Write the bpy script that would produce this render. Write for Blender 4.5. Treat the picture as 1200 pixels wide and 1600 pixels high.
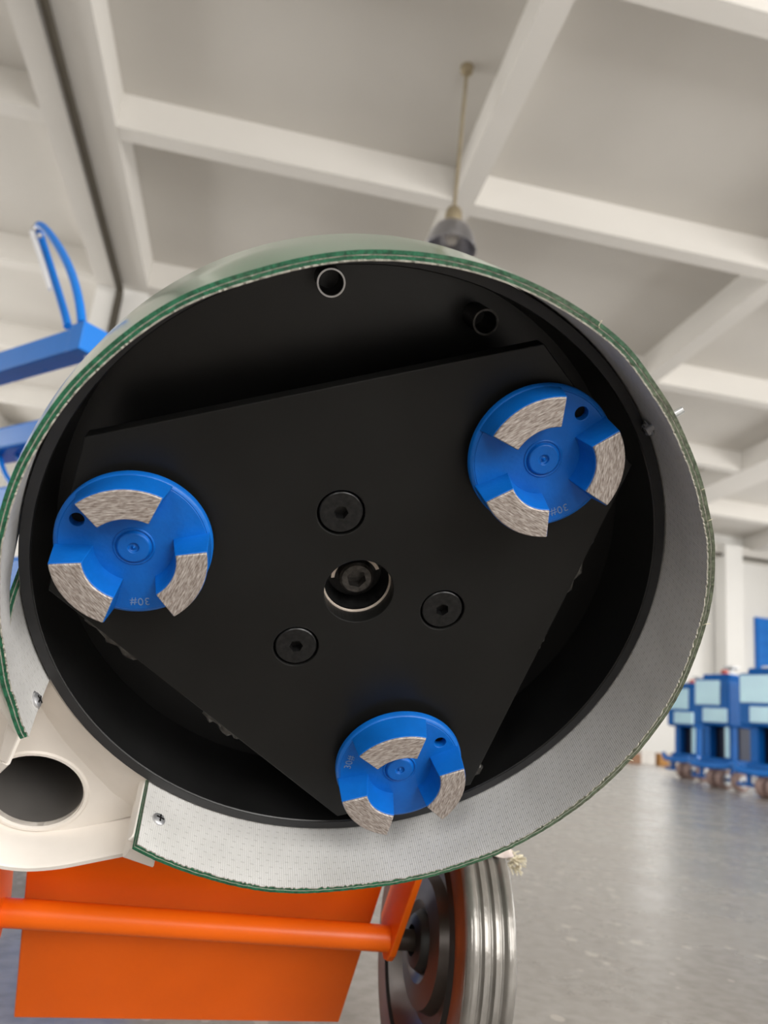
import bpy, bmesh, math, random
from mathutils import Matrix, Vector
random.seed(7)
D = bpy.data
SC = bpy.context.scene
COL = SC.collection
for o in list(D.objects): D.objects.remove(o)
R = math.radians
PI = math.pi

# ------------------------------------------------------------------ camera
CAMH = 0.325
yaw, pitch, roll = R(9.5101), R(14.8193), R(-6.0632)
fwd = Vector((math.sin(yaw)*math.cos(pitch), math.cos(yaw)*math.cos(pitch), math.sin(pitch)))
rgt = Vector((math.cos(yaw), -math.sin(yaw), 0))
dwn = fwd.cross(rgt)
rgt2 = math.cos(roll)*rgt + math.sin(roll)*dwn
dwn2 = -math.sin(roll)*rgt + math.cos(roll)*dwn
CAM = Vector((0, 0, CAMH))
cd = D.cameras.new('camera')
cam = D.objects.new('camera', cd)
COL.objects.link(cam)
cam.matrix_world = Matrix(((rgt2.x, -dwn2.x, -fwd.x, CAM.x),
                           (rgt2.y, -dwn2.y, -fwd.y, CAM.y),
                           (rgt2.z, -dwn2.z, -fwd.z, CAM.z),
                           (0, 0, 0, 1)))
cd.sensor_fit = 'VERTICAL'
cd.sensor_height = 36
cd.sensor_width = 27
cd.lens = 27
cd.clip_start = 0.02
cd.clip_end = 200
cd.dof.use_dof = True
cd.dof.focus_distance = 0.47
cd.dof.aperture_fstop = 8.2
SC.camera = cam

# ------------------------------------------------------------------ world, daylight, exposure
W = D.worlds.new('daylight')
SC.world = W
W.use_nodes = True
bg = W.node_tree.nodes['Background']
bg.inputs[0].default_value = (0.93, 0.965, 1.0, 1)
bg.inputs[1].default_value = 1.5
SC.view_settings.view_transform = 'Standard'
SC.view_settings.look = 'None'
SC.view_settings.gamma = 1.0
SC.view_settings.use_curve_mapping = False
SC.view_settings.exposure = 0.07

ROOM_X0, ROOM_X1, ROOM_Y0, ROOM_Y1 = -9.0, 13.0, -4.5, 15.6
Z_BEAM = CAMH + 4.5
Z_SLAB = CAMH + 4.84
# windows: (wall, centre along the wall, width, z0, z1)
WINDOWS = [('back', -2.0, 1.3, 1.4, 3.4), ('back', 2.2, 3.0, 0.9, 3.7), ('back', 6.4, 3.0, 0.9, 3.7), ('back', 10.4, 3.0, 0.9, 3.7),  # first, small back window is added, unseen, to brighten skirt and ceiling
           ('right', -1.8, 3.0, 0.9, 3.7), ('right', 2.4, 3.0, 0.9, 3.7), ('right', 6.6, 3.0, 0.9, 3.7),
           ('right', 10.8, 3.0, 0.9, 3.7),
           ('left', 6.2, 3.0, 0.9, 3.7), ('left', 10.0, 3.0, 0.9, 3.7), ('left', 13.6, 3.0, 0.9, 3.7),
           ('far', 8.95, 0.8, 1.0, 1.5), ('far', 8.95, 0.8, 2.65, 3.3)]
LIGHT_W = {'back': 30.0, 'right': 21.0, 'left': 23.0, 'far': 7.0}     # watts per square metre of window
for wall, cc, ww, z0, z1 in WINDOWS:
    ld = D.lights.new('window_daylight', 'AREA')
    ld.shape = 'RECTANGLE'
    ld.size = ww-0.1
    ld.size_y = z1-z0-0.1
    ld.energy = LIGHT_W[wall]*(ww-0.1)*(z1-z0-0.1)
    ld.color = (1.0, 0.975, 0.94)
    lo = D.objects.new('window_daylight', ld)
    COL.objects.link(lo)
    zc = (z0+z1)/2
    if wall == 'back':
        lo.location = (cc, ROOM_Y0+0.03, zc); lo.rotation_euler = (R(90), 0, 0)
    elif wall == 'far':
        lo.location = (cc, ROOM_Y1-0.03, zc); lo.rotation_euler = (R(-90), 0, 0)
    elif wall == 'left':
        lo.location = (ROOM_X0+0.03, cc, zc); lo.rotation_euler = (R(90), 0, R(-90))
    else:
        lo.location = (ROOM_X1-0.03, cc, zc); lo.rotation_euler = (R(90), 0, R(90))

# ------------------------------------------------------------------ materials
def newmat(name):
    m = D.materials.new(name)
    m.use_nodes = True
    nt = m.node_tree
    return m, nt, nt.nodes['Principled BSDF']

def N(nt, t, **kw):
    n = nt.nodes.new(t)
    for k, v in kw.items(): setattr(n, k, v)
    return n

def ramp(nt, fac, stops):
    r = N(nt, 'ShaderNodeValToRGB')
    e = r.color_ramp.elements
    e[0].position, e[0].color = stops[0][0], (*stops[0][1], 1)
    e[1].position, e[1].color = stops[-1][0], (*stops[-1][1], 1)
    for p, c in stops[1:-1]:
        x = e.new(p); x.color = (*c, 1)
    nt.links.new(fac, r.inputs[0])
    return r.outputs[0]

def mat(name, col, rough=0.5, metal=0.0, var=0.0, scale=8.0, bump=0.0, bscale=60.0, coat=0.0, spec=None):
    """plain surface with a little colour and roughness variation and fine relief"""
    m, nt, b = newmat(name)
    tc = N(nt, 'ShaderNodeTexCoord')
    b.inputs['Roughness'].default_value = rough
    b.inputs['Metallic'].default_value = metal
    b.inputs['Coat Weight'].default_value = coat
    if spec is not None: b.inputs['Specular IOR Level'].default_value = spec
    nz = N(nt, 'ShaderNodeTexNoise')
    nz.inputs['Scale'].default_value = scale
    nz.inputs['Detail'].default_value = 5
    nt.links.new(tc.outputs['Object'], nz.inputs['Vector'])
    lo = tuple(max(0, c*(1-var)) for c in col); hi = tuple(min(1, c*(1+var)) for c in col)
    nt.links.new(ramp(nt, nz.outputs[0], [(0.3, lo), (0.7, hi)]), b.inputs['Base Color'])
    if bump:
        n2 = N(nt, 'ShaderNodeTexNoise')
        n2.inputs['Scale'].default_value = bscale
        n2.inputs['Detail'].default_value = 4
        nt.links.new(tc.outputs['Object'], n2.inputs['Vector'])
        bp = N(nt, 'ShaderNodeBump')
        bp.inputs['Strength'].default_value = bump
        bp.inputs['Distance'].default_value = 0.002
        nt.links.new(n2.outputs[0], bp.inputs['Height'])
        nt.links.new(bp.outputs[0], b.inputs['Normal'])
    return m

MT = {}
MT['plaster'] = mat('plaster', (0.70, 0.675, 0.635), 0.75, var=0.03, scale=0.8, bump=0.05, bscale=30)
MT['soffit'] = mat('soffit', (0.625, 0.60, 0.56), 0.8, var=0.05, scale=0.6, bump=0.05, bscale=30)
MT['wallpaint'] = mat('wallpaint', (0.80, 0.79, 0.765), 0.7, var=0.02, scale=0.7)
MT['winframe'] = mat('winframe', (0.75, 0.76, 0.76), 0.4, var=0.02)
MT['conduit'] = mat('conduit', (0.055, 0.045, 0.03), 0.6, var=0.1)
MT['black_plate'] = mat('black_plate', (0.0085, 0.0085, 0.008), 0.34, spec=0.27, var=0.2, scale=14, bump=0.03, bscale=240)
MT['black_drum'] = mat('black_drum', (0.009, 0.009, 0.009), 0.30, var=0.25, scale=20, bump=0.04, bscale=160)
MT['black_bolt'] = mat('black_bolt', (0.022, 0.022, 0.022), 0.33, 0.6, var=0.4, scale=260, bump=0.05, bscale=500)
MT['socket_steel'] = mat('socket_steel', (0.075, 0.07, 0.065), 0.36, 0.6, var=0.5, scale=260, bump=0.2, bscale=500)
MT['black_lip'] = mat('black_lip', (0.022, 0.022, 0.023), 0.42, var=0.2, scale=40)
MT['bare_ring'] = mat('bare_ring', (0.72, 0.62, 0.53), 0.4, 0.25, var=0.2, scale=200)
MT['steel'] = mat('steel', (0.60, 0.60, 0.61), 0.34, 0.75, var=0.1, scale=120)
MT['weld'] = mat('weld', (0.07, 0.066, 0.06), 0.3, 0.4, var=0.5, scale=160, bump=0.5, bscale=300)
MT['blue_disc'] = mat('blue_disc', (0.002, 0.125, 0.50), 0.38, var=0.10, scale=60, bump=0.10, bscale=420, spec=0.35)
MT['mark'] = mat('mark', (0.16, 0.26, 0.46), 0.6, var=0.1)
MT['hole'] = mat('hole', (0.004, 0.004, 0.004), 0.9)
MT['cream'] = mat('cream', (0.87, 0.815, 0.75), 0.36, var=0.045, scale=22, bump=0.03, bscale=160)
MT['pipe'] = mat('pipe', (0.17, 0.16, 0.15), 0.45, 0.3, var=0.1, scale=20)
MT['orange'] = mat('orange', (0.92, 0.145, 0.004), 0.36, spec=0.35, var=0.05, scale=9, bump=0.05, bscale=350)
MT['tyre'] = mat('tyre', (0.20, 0.187, 0.17), 0.22, 0.4, var=0.2, scale=38, bump=0.25, bscale=70)
MT['tyre_side'] = mat('tyre_side', (0.135, 0.05, 0.025), 0.32, var=0.15, scale=30)  # brown from the reflected orange is put into the base colour
MT['wheel_disc'] = mat('wheel_disc', (0.060, 0.046, 0.038), 0.36, 0.3, var=0.2, scale=20)
MT['rubber'] = mat('rubber', (0.012, 0.011, 0.010), 0.5)
MT['blue_paint'] = mat('blue_paint', (0.003, 0.17, 0.62), 0.35, spec=0.35, var=0.05, scale=6)
MT['blue_body'] = mat('blue_body', (0.001, 0.115, 0.43), 0.45, spec=0.2, var=0.08, scale=5)
MT['shade_blue'] = mat('shade_blue', (0.004, 0.012, 0.045), 0.5, var=0.1)
MT['pale_panel'] = mat('pale_panel', (0.52, 0.81, 0.98), 0.3, var=0.08, scale=4)
MT['pale_grey'] = mat('pale_grey', (0.72, 0.73, 0.75), 0.35, 0.2, var=0.05)
MT['grey_metal'] = mat('grey_metal', (0.42, 0.43, 0.44), 0.35, 0.6, var=0.15, scale=12)
MT['grind_stone'] = mat('grind_stone', (0.33, 0.225, 0.20), 0.7, var=0.2, scale=20)
MT['alu'] = mat('alu', (0.42, 0.42, 0.45), 0.28, 0.95, var=0.05, scale=5)
MT['brass'] = mat('brass', (0.36, 0.30, 0.20), 0.4, 0.5, var=0.1)
MT['rag'] = mat('rag', (0.66, 0.56, 0.52), 0.8, var=0.1, scale=60, bump=0.3, bscale=200)
MT['thread'] = mat('thread', (0.78, 0.72, 0.55), 0.8, var=0.1, scale=90)
MT['card_orange'] = mat('card_orange', (0.50, 0.24, 0.06), 0.6, var=0.1)
MT['card_white'] = mat('card_white', (0.75, 0.72, 0.68), 0.6, var=0.1)
MT['card_brown'] = mat('card_brown', (0.30, 0.16, 0.09), 0.7, var=0.1)
MT['red'] = mat('red', (0.5, 0.06, 0.04), 0.4, var=0.1)
MT['fray'] = mat('fray', (0.36, 0.34, 0.29), 0.8, var=0.25, scale=300, bump=0.4, bscale=600)
def edge_mat():
    m, nt, b = newmat('green_edge')
    tc = N(nt, 'ShaderNodeTexCoord')
    a = N(nt, 'ShaderNodeTexNoise'); a.inputs['Scale'].default_value = 7; a.inputs['Detail'].default_value = 2
    f = N(nt, 'ShaderNodeTexNoise'); f.inputs['Scale'].default_value = 420; f.inputs['Detail'].default_value = 4
    nt.links.new(tc.outputs['Object'], a.inputs['Vector']); nt.links.new(tc.outputs['Object'], f.inputs['Vector'])
    # the right-hand side of the skirt has been dragged through dust
    sx = N(nt, 'ShaderNodeSeparateXYZ'); nt.links.new(tc.outputs['Object'], sx.inputs[0])
    mr = N(nt, 'ShaderNodeMapRange'); mr.inputs[1].default_value = 0.02; mr.inputs[2].default_value = 0.20
    mr.inputs[3].default_value = -0.22; mr.inputs[4].default_value = 0.16; nt.links.new(sx.outputs[0], mr.inputs[0])
    ad = N(nt, 'ShaderNodeMath', operation='ADD'); nt.links.new(a.outputs[0], ad.inputs[0]); nt.links.new(mr.outputs[0], ad.inputs[1])
    ca = ramp(nt, ad.outputs[0], [(0.40, (0.014, 0.115, 0.055)), (0.66, (0.10, 0.115, 0.075))])
    cf = ramp(nt, f.outputs[0], [(0.35, (0.55, 0.55, 0.55)), (0.65, (1.3, 1.3, 1.3))])
    mx = N(nt, 'ShaderNodeMixRGB', blend_type='MULTIPLY'); mx.inputs[0].default_value = 1
    nt.links.new(ca, mx.inputs[1]); nt.links.new(cf, mx.inputs[2]); nt.links.new(mx.outputs[0], b.inputs['Base Color'])
    b.inputs['Roughness'].default_value = 0.6
    bp = N(nt, 'ShaderNodeBump'); bp.inputs['Strength'].default_value = 0.5; bp.inputs['Distance'].default_value = 0.001
    nt.links.new(f.outputs[0], bp.inputs['Height']); nt.links.new(bp.outputs[0], b.inputs['Normal'])
    return m
MT['green_edge'] = edge_mat()

def glass_mat():
    m, nt, b = newmat('window_glass')
    out = nt.nodes['Material Output']
    tr = N(nt, 'ShaderNodeBsdfTransparent'); gl = N(nt, 'ShaderNodeBsdfGlossy')
    gl.inputs['Roughness'].default_value = 0.03
    mx = N(nt, 'ShaderNodeMixShader'); mx.inputs[0].default_value = 0.08
    nt.links.new(tr.outputs[0], mx.inputs[1]); nt.links.new(gl.outputs[0], mx.inputs[2])
    nt.links.new(mx.outputs[0], out.inputs[0])
    return m
MT['glass'] = glass_mat()

def floor_mat():
    m, nt, b = newmat('polished_concrete')
    tc = N(nt, 'ShaderNodeTexCoord')
    n1 = N(nt, 'ShaderNodeTexNoise'); n1.inputs['Scale'].default_value = 3.2; n1.inputs['Detail'].default_value = 8
    n1.inputs['Roughness'].default_value = 0.65
    n2 = N(nt, 'ShaderNodeTexNoise'); n2.inputs['Scale'].default_value = 42; n2.inputs['Detail'].default_value = 6
    vo = N(nt, 'ShaderNodeTexVoronoi'); vo.inputs['Scale'].default_value = 34; vo.inputs['Randomness'].default_value = 1
    for n in (n1, n2, vo): nt.links.new(tc.outputs['Object'], n.inputs['Vector'])
    c1 = ramp(nt, n1.outputs[0], [(0.3, (0.30, 0.278, 0.256)), (0.55, (0.355, 0.335, 0.313)), (0.75, (0.40, 0.382, 0.36))])
    c2 = ramp(nt, n2.outputs[0], [(0.35, (0.78, 0.76, 0.74)), (0.6, (1, 1, 1)), (0.75, (1.05, 1.05, 1.05))])
    # pale chips of aggregate, ground flat
    mpv = N(nt, 'ShaderNodeMapping'); mpv.inputs['Scale'].default_value = (1.0, 0.75, 1.0)
    nt.links.new(tc.outputs['Object'], mpv.inputs['Vector']); nt.links.new(mpv.outputs[0], vo.inputs['Vector'])
    sp = N(nt, 'ShaderNodeSeparateColor'); nt.links.new(vo.outputs['Color'], sp.inputs[0])
    gt = N(nt, 'ShaderNodeMath', operation='GREATER_THAN'); gt.inputs[1].default_value = 0.72
    nt.links.new(sp.outputs[0], gt.inputs[0])
    sz = N(nt, 'ShaderNodeMath', operation='MULTIPLY'); sz.inputs[1].default_value = 0.42; nt.links.new(sp.outputs[1], sz.inputs[0])
    lt = N(nt, 'ShaderNodeMath', operation='LESS_THAN'); nt.links.new(vo.outputs['Distance'], lt.inputs[0]); nt.links.new(sz.outputs[0], lt.inputs[1])
    ch = N(nt, 'ShaderNodeMath', operation='MULTIPLY'); nt.links.new(gt.outputs[0], ch.inputs[0]); nt.links.new(lt.outputs[0], ch.inputs[1])
    ch2 = N(nt, 'ShaderNodeMath', operation='MULTIPLY'); ch2.inputs[1].default_value = 0.5; nt.links.new(ch.outputs[0], ch2.inputs[0])
    m1 = N(nt, 'ShaderNodeMixRGB', blend_type='MULTIPLY'); m1.inputs[0].default_value = 0.8
    m2 = N(nt, 'ShaderNodeMixRGB', blend_type='MIX'); m2.inputs[2].default_value = (0.62, 0.58, 0.52, 1)
    nt.links.new(c1, m1.inputs[1]); nt.links.new(c2, m1.inputs[2])
    nt.links.new(ch2.outputs[0], m2.inputs[0]); nt.links.new(m1.outputs[0], m2.inputs[1])
    nt.links.new(m2.outputs[0], b.inputs['Base Color'])
    rr = ramp(nt, n1.outputs[0], [(0.3, (0.21, 0.21, 0.21)), (0.7, (0.33, 0.33, 0.33))])
    nt.links.new(rr, b.inputs['Roughness'])
    b.inputs['Specular IOR Level'].default_value = 0.33
    bp = N(nt, 'ShaderNodeBump'); bp.inputs['Strength'].default_value = 0.10; bp.inputs['Distance'].default_value = 0.003
    nt.links.new(n2.outputs[0], bp.inputs['Height']); nt.links.new(bp.outputs[0], b.inputs['Normal'])
    return m
MT['floor'] = floor_mat()

def fabric_mat():
    """white woven lining: u runs along the skirt, v across it, both in metres"""
    m, nt, b = newmat('woven_lining')
    uv = N(nt, 'ShaderNodeUVMap'); uv.uv_map = 'cloth'
    w1 = N(nt, 'ShaderNodeTexWave', wave_type='BANDS', bands_direction='X'); w1.inputs['Scale'].default_value = 210
    w2 = N(nt, 'ShaderNodeTexWave', wave_type='BANDS', bands_direction='Y'); w2.inputs['Scale'].default_value = 250
    br = N(nt, 'ShaderNodeTexBrick')
    br.offset = 0.5
    br.inputs['Scale'].default_value = 1.0
    br.inputs['Brick Width'].default_value = 0.0075
    br.inputs['Row Height'].default_value = 0.0042
    br.inputs['Mortar Size'].default_value = 0.0
    br.inputs['Color1'].default_value = (1, 1, 1, 1); br.inputs['Color2'].default_value = (0.93, 0.93, 0.92, 1)
    # dashes: thin rows, broken along the length
    sep = N(nt, 'ShaderNodeSeparateXYZ')
    def mth(op, a, bb=None, cc=None):
        n = N(nt, 'ShaderNodeMath', operation=op)
        for i, v in enumerate((a, bb, cc)):
            if v is None: continue
            if isinstance(v, (int, float)): n.inputs[i].default_value = v
            else: nt.links.new(v, n.inputs[i])
        return n.outputs[0]
    for n in (w1, w2, br): nt.links.new(uv.outputs[0], n.inputs['Vector'])
    nt.links.new(uv.outputs[0], sep.inputs[0])
    row = mth('DIVIDE', sep.outputs[1], 0.0052)
    rowi = mth('FLOOR', row); rowf = mth('FRACT', row)
    wn = N(nt, 'ShaderNodeTexWhiteNoise', noise_dimensions='1D'); nt.links.new(rowi, wn.inputs['W'])
    u = mth('ADD', mth('DIVIDE', sep.outputs[0], 0.0066), mth('MULTIPLY', wn.outputs[0], 7.0))
    uf = mth('FRACT', u)
    dash = mth('MULTIPLY', mth('LESS_THAN', rowf, 0.17), mth('LESS_THAN', uf, 0.36))
    nz = N(nt, 'ShaderNodeTexNoise'); nz.inputs['Scale'].default_value = 32; nz.inputs['Detail'].default_value = 4
    nt.links.new(uv.outputs[0], nz.inputs['Vector'])
    base = ramp(nt, nz.outputs[0], [(0.3, (0.60, 0.588, 0.565)), (0.7, (0.69, 0.677, 0.655))])
    mx = N(nt, 'ShaderNodeMixRGB', blend_type='MIX')
    nt.links.new(mth('MULTIPLY', dash, 0.34), mx.inputs[0]); nt.links.new(base, mx.inputs[1])
    mx.inputs[2].default_value = (0.30, 0.29, 0.27, 1)
    mx2 = N(nt, 'ShaderNodeMixRGB', blend_type='MULTIPLY'); mx2.inputs[0].default_value = 0.16
    nt.links.new(mx.outputs[0], mx2.inputs[1]); nt.links.new(w1.outputs[0], mx2.inputs[2])
    nt.links.new(mx2.outputs[0], b.inputs['Base Color'])
    b.inputs['Roughness'].default_value = 0.7
    hh = mth('MULTIPLY', mth('ADD', w1.outputs[1], w2.outputs[1]), 0.5)
    bp = N(nt, 'ShaderNodeBump'); bp.inputs['Strength'].default_value = 0.45; bp.inputs['Distance'].default_value = 0.0005
    nt.links.new(hh, bp.inputs['Height']); nt.links.new(bp.outputs[0], b.inputs['Normal'])
    return m
MT['lining'] = fabric_mat()

def green_mat():
    m, nt, b = newmat('green_belt')
    uv = N(nt, 'ShaderNodeUVMap'); uv.uv_map = 'cloth'
    w1 = N(nt, 'ShaderNodeTexWave', wave_type='BANDS', bands_direction='X'); w1.inputs['Scale'].default_value = 200
    nt.links.new(uv.outputs[0], w1.inputs['Vector'])
    c = ramp(nt, w1.outputs[1], [(0.2, (0.055, 0.19, 0.105)), (0.8, (0.085, 0.25, 0.14))])
    nt.links.new(c, b.inputs['Base Color'])
    b.inputs['Roughness'].default_value = 0.22
    b.inputs['Coat Weight'].default_value = 1.0
    b.inputs['Coat Roughness'].default_value = 0.12
    return m
MT['green'] = green_mat()

def segment_mat():
    """sintered grinding segment: dull metal with bronze grains and scratches that follow one way"""
    m, nt, b = newmat('grinding_segment')
    tc = N(nt, 'ShaderNodeTexCoord')
    mp = N(nt, 'ShaderNodeMapping'); mp.inputs['Scale'].default_value = (1700, 260, 300)
    mp.inputs['Rotation'].default_value = (0, 0, 0.12)
    nt.links.new(tc.outputs['Object'], mp.inputs['Vector'])
    n1 = N(nt, 'ShaderNodeTexNoise'); n1.inputs['Scale'].default_value = 1.0; n1.inputs['Detail'].default_value = 5
    nt.links.new(mp.outputs[0], n1.inputs['Vector'])
    n2 = N(nt, 'ShaderNodeTexNoise'); n2.inputs['Scale'].default_value = 190; n2.inputs['Detail'].default_value = 3
    nt.links.new(tc.outputs['Object'], n2.inputs['Vector'])
    c1 = ramp(nt, n1.outputs[0], [(0.26, (0.16, 0.125, 0.105)), (0.46, (0.345, 0.295, 0.265)), (0.72, (0.62, 0.57, 0.535))])
    c2 = ramp(nt, n2.outputs[0], [(0.26, (0.42, 0.20, 0.12)), (0.34, (1, 1, 1)), (0.7, (1, 1, 1))])
    mx = N(nt, 'ShaderNodeMixRGB', blend_type='MULTIPLY'); mx.inputs[0].default_value = 0.8
    nt.links.new(c1, mx.inputs[1]); nt.links.new(c2, mx.inputs[2])
    nt.links.new(mx.outputs[0], b.inputs['Base Color'])
    b.inputs['Metallic'].default_value = 0.35
    b.inputs['Roughness'].default_value = 0.45
    bp = N(nt, 'ShaderNodeBump'); bp.inputs['Strength'].default_value = 0.35; bp.inputs['Distance'].default_value = 0.0006
    nt.links.new(n1.outputs[0], bp.inputs['Height']); nt.links.new(bp.outputs[0], b.inputs['Normal'])
    return m
MT['segment'] = segment_mat()

# ------------------------------------------------------------------ mesh helpers
WM = {}                       # world matrix of every object, kept by hand

def link(o, parent=None, mw=None):
    mw = mw or Matrix.Identity(4)
    COL.objects.link(o)
    if parent is not None:
        o.parent = parent
        o.matrix_parent_inverse = WM[parent.name].inverted()
    o.matrix_basis = mw
    WM[o.name] = mw
    return o

def tag(o, label=None, cat=None, group=None, kind=None):
    if label: o['label'] = label
    if cat: o['category'] = cat
    if group: o['group'] = group
    if kind: o['kind'] = kind
    return o

def empty(name, loc):
    return link(D.objects.new(name, None), None, Matrix.Translation(loc))

class MB:
    def __init__(s): s.v = []; s.f = []; s.mi = []; s.uv = []
    def add(s, vs, fs, mi=0, uvs=None):
        o = len(s.v)
        s.v += [tuple(v) for v in vs]
        for k, f in enumerate(fs):
            s.f.append(tuple(i+o for i in f)); s.mi.append(mi)
        s.uv += list(uvs) if uvs else [(0, 0)]*len(vs)
        return s
    def box(s, x0, x1, y0, y1, z0, z1, mi=0):
        vs = [(x, y, z) for z in (z0, z1) for y in (y0, y1) for x in (x0, x1)]
        fs = [(0, 2, 3, 1), (4, 5, 7, 6), (0, 1, 5, 4), (2, 6, 7, 3), (0, 4, 6, 2), (1, 3, 7, 5)]
        return s.add(vs, fs, mi)
    def lathe(s, prof, n=64, a0=0.0, a1=2*PI, mi=0, closed=True, frame=None):
        """profile of (r, z) turned about z; frame maps (x,y,z) to a vector"""
        full = abs(a1-a0-2*PI) < 1e-6
        cols = n if full else n+1
        P = len(prof)
        vs = []
        for i in range(cols):
            a = a0+(a1-a0)*i/n
            for r, z in prof:
                p = (r*math.cos(a), r*math.sin(a), z)
                vs.append(frame(p) if frame else p)
        fs = []
        for i in range(n):
            j = (i+1) % cols
            for k in range(P if closed else P-1):
                l = (k+1) % P
                fs.append((i*P+k, j*P+k, j*P+l, i*P+l))
        if not full and closed:
            fs.append(tuple(range(P))); fs.append(tuple(reversed([(cols-1)*P+k for k in range(P)])))
        return s.add(vs, fs, mi)
    def tube(s, pts, r, n=12, mi=0, caps=True):
        pts = [Vector(p) for p in pts]
        vs = []; up = None
        for i, p in enumerate(pts):
            t = (pts[min(i+1, len(pts)-1)]-pts[max(i-1, 0)]).normalized()
            if up is None:
                up = Vector((0, 0, 1)) if abs(t.z) < 0.9 else Vector((1, 0, 0))
            x = t.cross(up).normalized(); up = x.cross(t).normalized()
            rr = r[i] if isinstance(r, (list, tuple)) else r
            for k in range(n):
                a = 2*PI*k/n
                vs.append(p+rr*(math.cos(a)*x+math.sin(a)*up))
        fs = []
        for i in range(len(pts)-1):
            for k in range(n):
                l = (k+1) % n
                fs.append((i*n+k, i*n+l, (i+1)*n+l, (i+1)*n+k))
        if caps:
            fs.append(tuple(reversed(range(n)))); fs.append(tuple((len(pts)-1)*n+k for k in range(n)))
        return s.add(vs, fs, mi)
    def prism(s, poly, z0, z1, mi=0):
        n = len(poly)
        vs = [(x, y, z0) for x, y in poly]+[(x, y, z1) for x, y in poly]
        fs = [tuple(reversed(range(n))), tuple(range(n, 2*n))]
        fs += [(i, (i+1) % n, n+(i+1) % n, n+i) for i in range(n)]
        return s.add(vs, fs, mi)
    def slab_with_holes(s, outer, holes, z0, z1, mi=0):
        """flat slab, outline 'outer' (list of xy) with loops cut through it"""
        bm = bmesh.new()
        loops = []
        for lp in [outer]+holes:
            vs = [bm.verts.new((x, y, 0)) for x, y in lp]
            for i in range(len(vs)): bm.edges.new((vs[i], vs[(i+1) % len(vs)]))
            loops.append(len(vs))
        bmesh.ops.triangle_fill(bm, use_beauty=True, use_dissolve=False, edges=bm.edges[:], normal=(0, 0, 1))
        bm.verts.index_update()
        co = [(v.co.x, v.co.y) for v in bm.verts]
        n = len(co)
        fs = []
        for f in bm.faces:
            ids = [v.index for v in f.verts]
            ar = sum(co[ids[i]][0]*co[ids[(i+1) % 3]][1]-co[ids[(i+1) % 3]][0]*co[ids[i]][1] for i in range(3))
            if ar < 0: ids.reverse()
            fs.append(tuple(i+n for i in ids)); fs.append(tuple(reversed(ids)))
        st = 0
        for c in loops:
            for i in range(c):
                a, b = st+i, st+(i+1) % c
                fs.append((a, b, b+n, a+n))
            st += c
        bm.free()
        return s.add([(x, y, z0) for x, y in co]+[(x, y, z1) for x, y in co], fs, mi)
    def build(s, name, mats, parent=None, mw=None, smooth=None, bevel=0, fix=True, seg=2, bang=40):
        me = D.meshes.new(name)
        me.from_pydata(s.v, [], s.f)
        for m in (mats if isinstance(mats, (list, tuple)) else [mats]): me.materials.append(MT[m])
        for p, i in zip(me.polygons, s.mi): p.material_index = i
        if any(u != (0, 0) for u in s.uv):
            ul = me.uv_layers.new(name='cloth')
            for lp in me.loops: ul.data[lp.index].uv = s.uv[lp.vertex_index]
        if fix:
            bm = bmesh.new(); bm.from_mesh(me)
            bmesh.ops.recalc_face_normals(bm, faces=bm.faces[:])
            bm.to_mesh(me); bm.free()
        if smooth:
            me.shade_smooth()
            me.set_sharp_from_angle(angle=R(smooth))
        o = D.objects.new(name, me)
        link(o, parent, mw)
        if bevel:
            md = o.modifiers.new('bevel', 'BEVEL')
            md.width = bevel; md.segments = seg; md.limit_method = 'ANGLE'; md.angle_limit = R(bang)
        return o

def circ(x, y, r, n=32, ph=0.0):
    return [(x+r*math.cos(ph+2*PI*i/n), y+r*math.sin(ph+2*PI*i/n)) for i in range(n)]
def frame_from(o, x, y, z):
    return Matrix(((x.x, y.x, z.x, o.x), (x.y, y.y, z.y, o.y), (x.z, y.z, z.z, o.z), (0, 0, 0, 1)))
def obj_at(px, py, depth):
    return CAM + depth*(rgt2*((px-600)/1200)+dwn2*((py-800)/1200)+fwd)

# ------------------------------------------------------------------ the room
def struct(mb, name, m, parent=None, **kw):
    o = mb.build(name, m, parent, **kw)
    if parent is None: o['kind'] = 'structure'
    return o
X0, X1, Y0, Y1 = ROOM_X0, ROOM_X1, ROOM_Y0, ROOM_Y1
floor = struct(MB().box(X0-0.3, X1+0.3, Y0-0.3, Y1+0.3, -0.1, 0), 'floor', 'floor')
tag(floor, 'pale grey polished concrete floor with soft reflections')
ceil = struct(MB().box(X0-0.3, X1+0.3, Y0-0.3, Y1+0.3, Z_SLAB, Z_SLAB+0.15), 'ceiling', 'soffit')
tag(ceil, 'white coffered concrete ceiling with crossing beams')
MAIN = [(-1.93, 0.60), (8.0, 0.6)]
SEC = [(-8.4, 0.2), (-5.2, 0.19), (1.395, 0.19), (4.68, 0.2), (11.2, 0.2)]
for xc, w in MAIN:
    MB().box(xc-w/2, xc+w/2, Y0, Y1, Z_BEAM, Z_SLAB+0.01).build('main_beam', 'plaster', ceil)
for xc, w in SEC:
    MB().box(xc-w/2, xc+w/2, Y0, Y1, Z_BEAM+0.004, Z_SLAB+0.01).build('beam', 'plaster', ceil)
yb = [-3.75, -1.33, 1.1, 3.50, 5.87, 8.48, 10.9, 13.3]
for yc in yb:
    MB().box(X0, X1, yc-0.085, yc+0.085, Z_BEAM+0.008, Z_SLAB+0.01).build('cross_beam', 'plaster', ceil)

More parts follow.
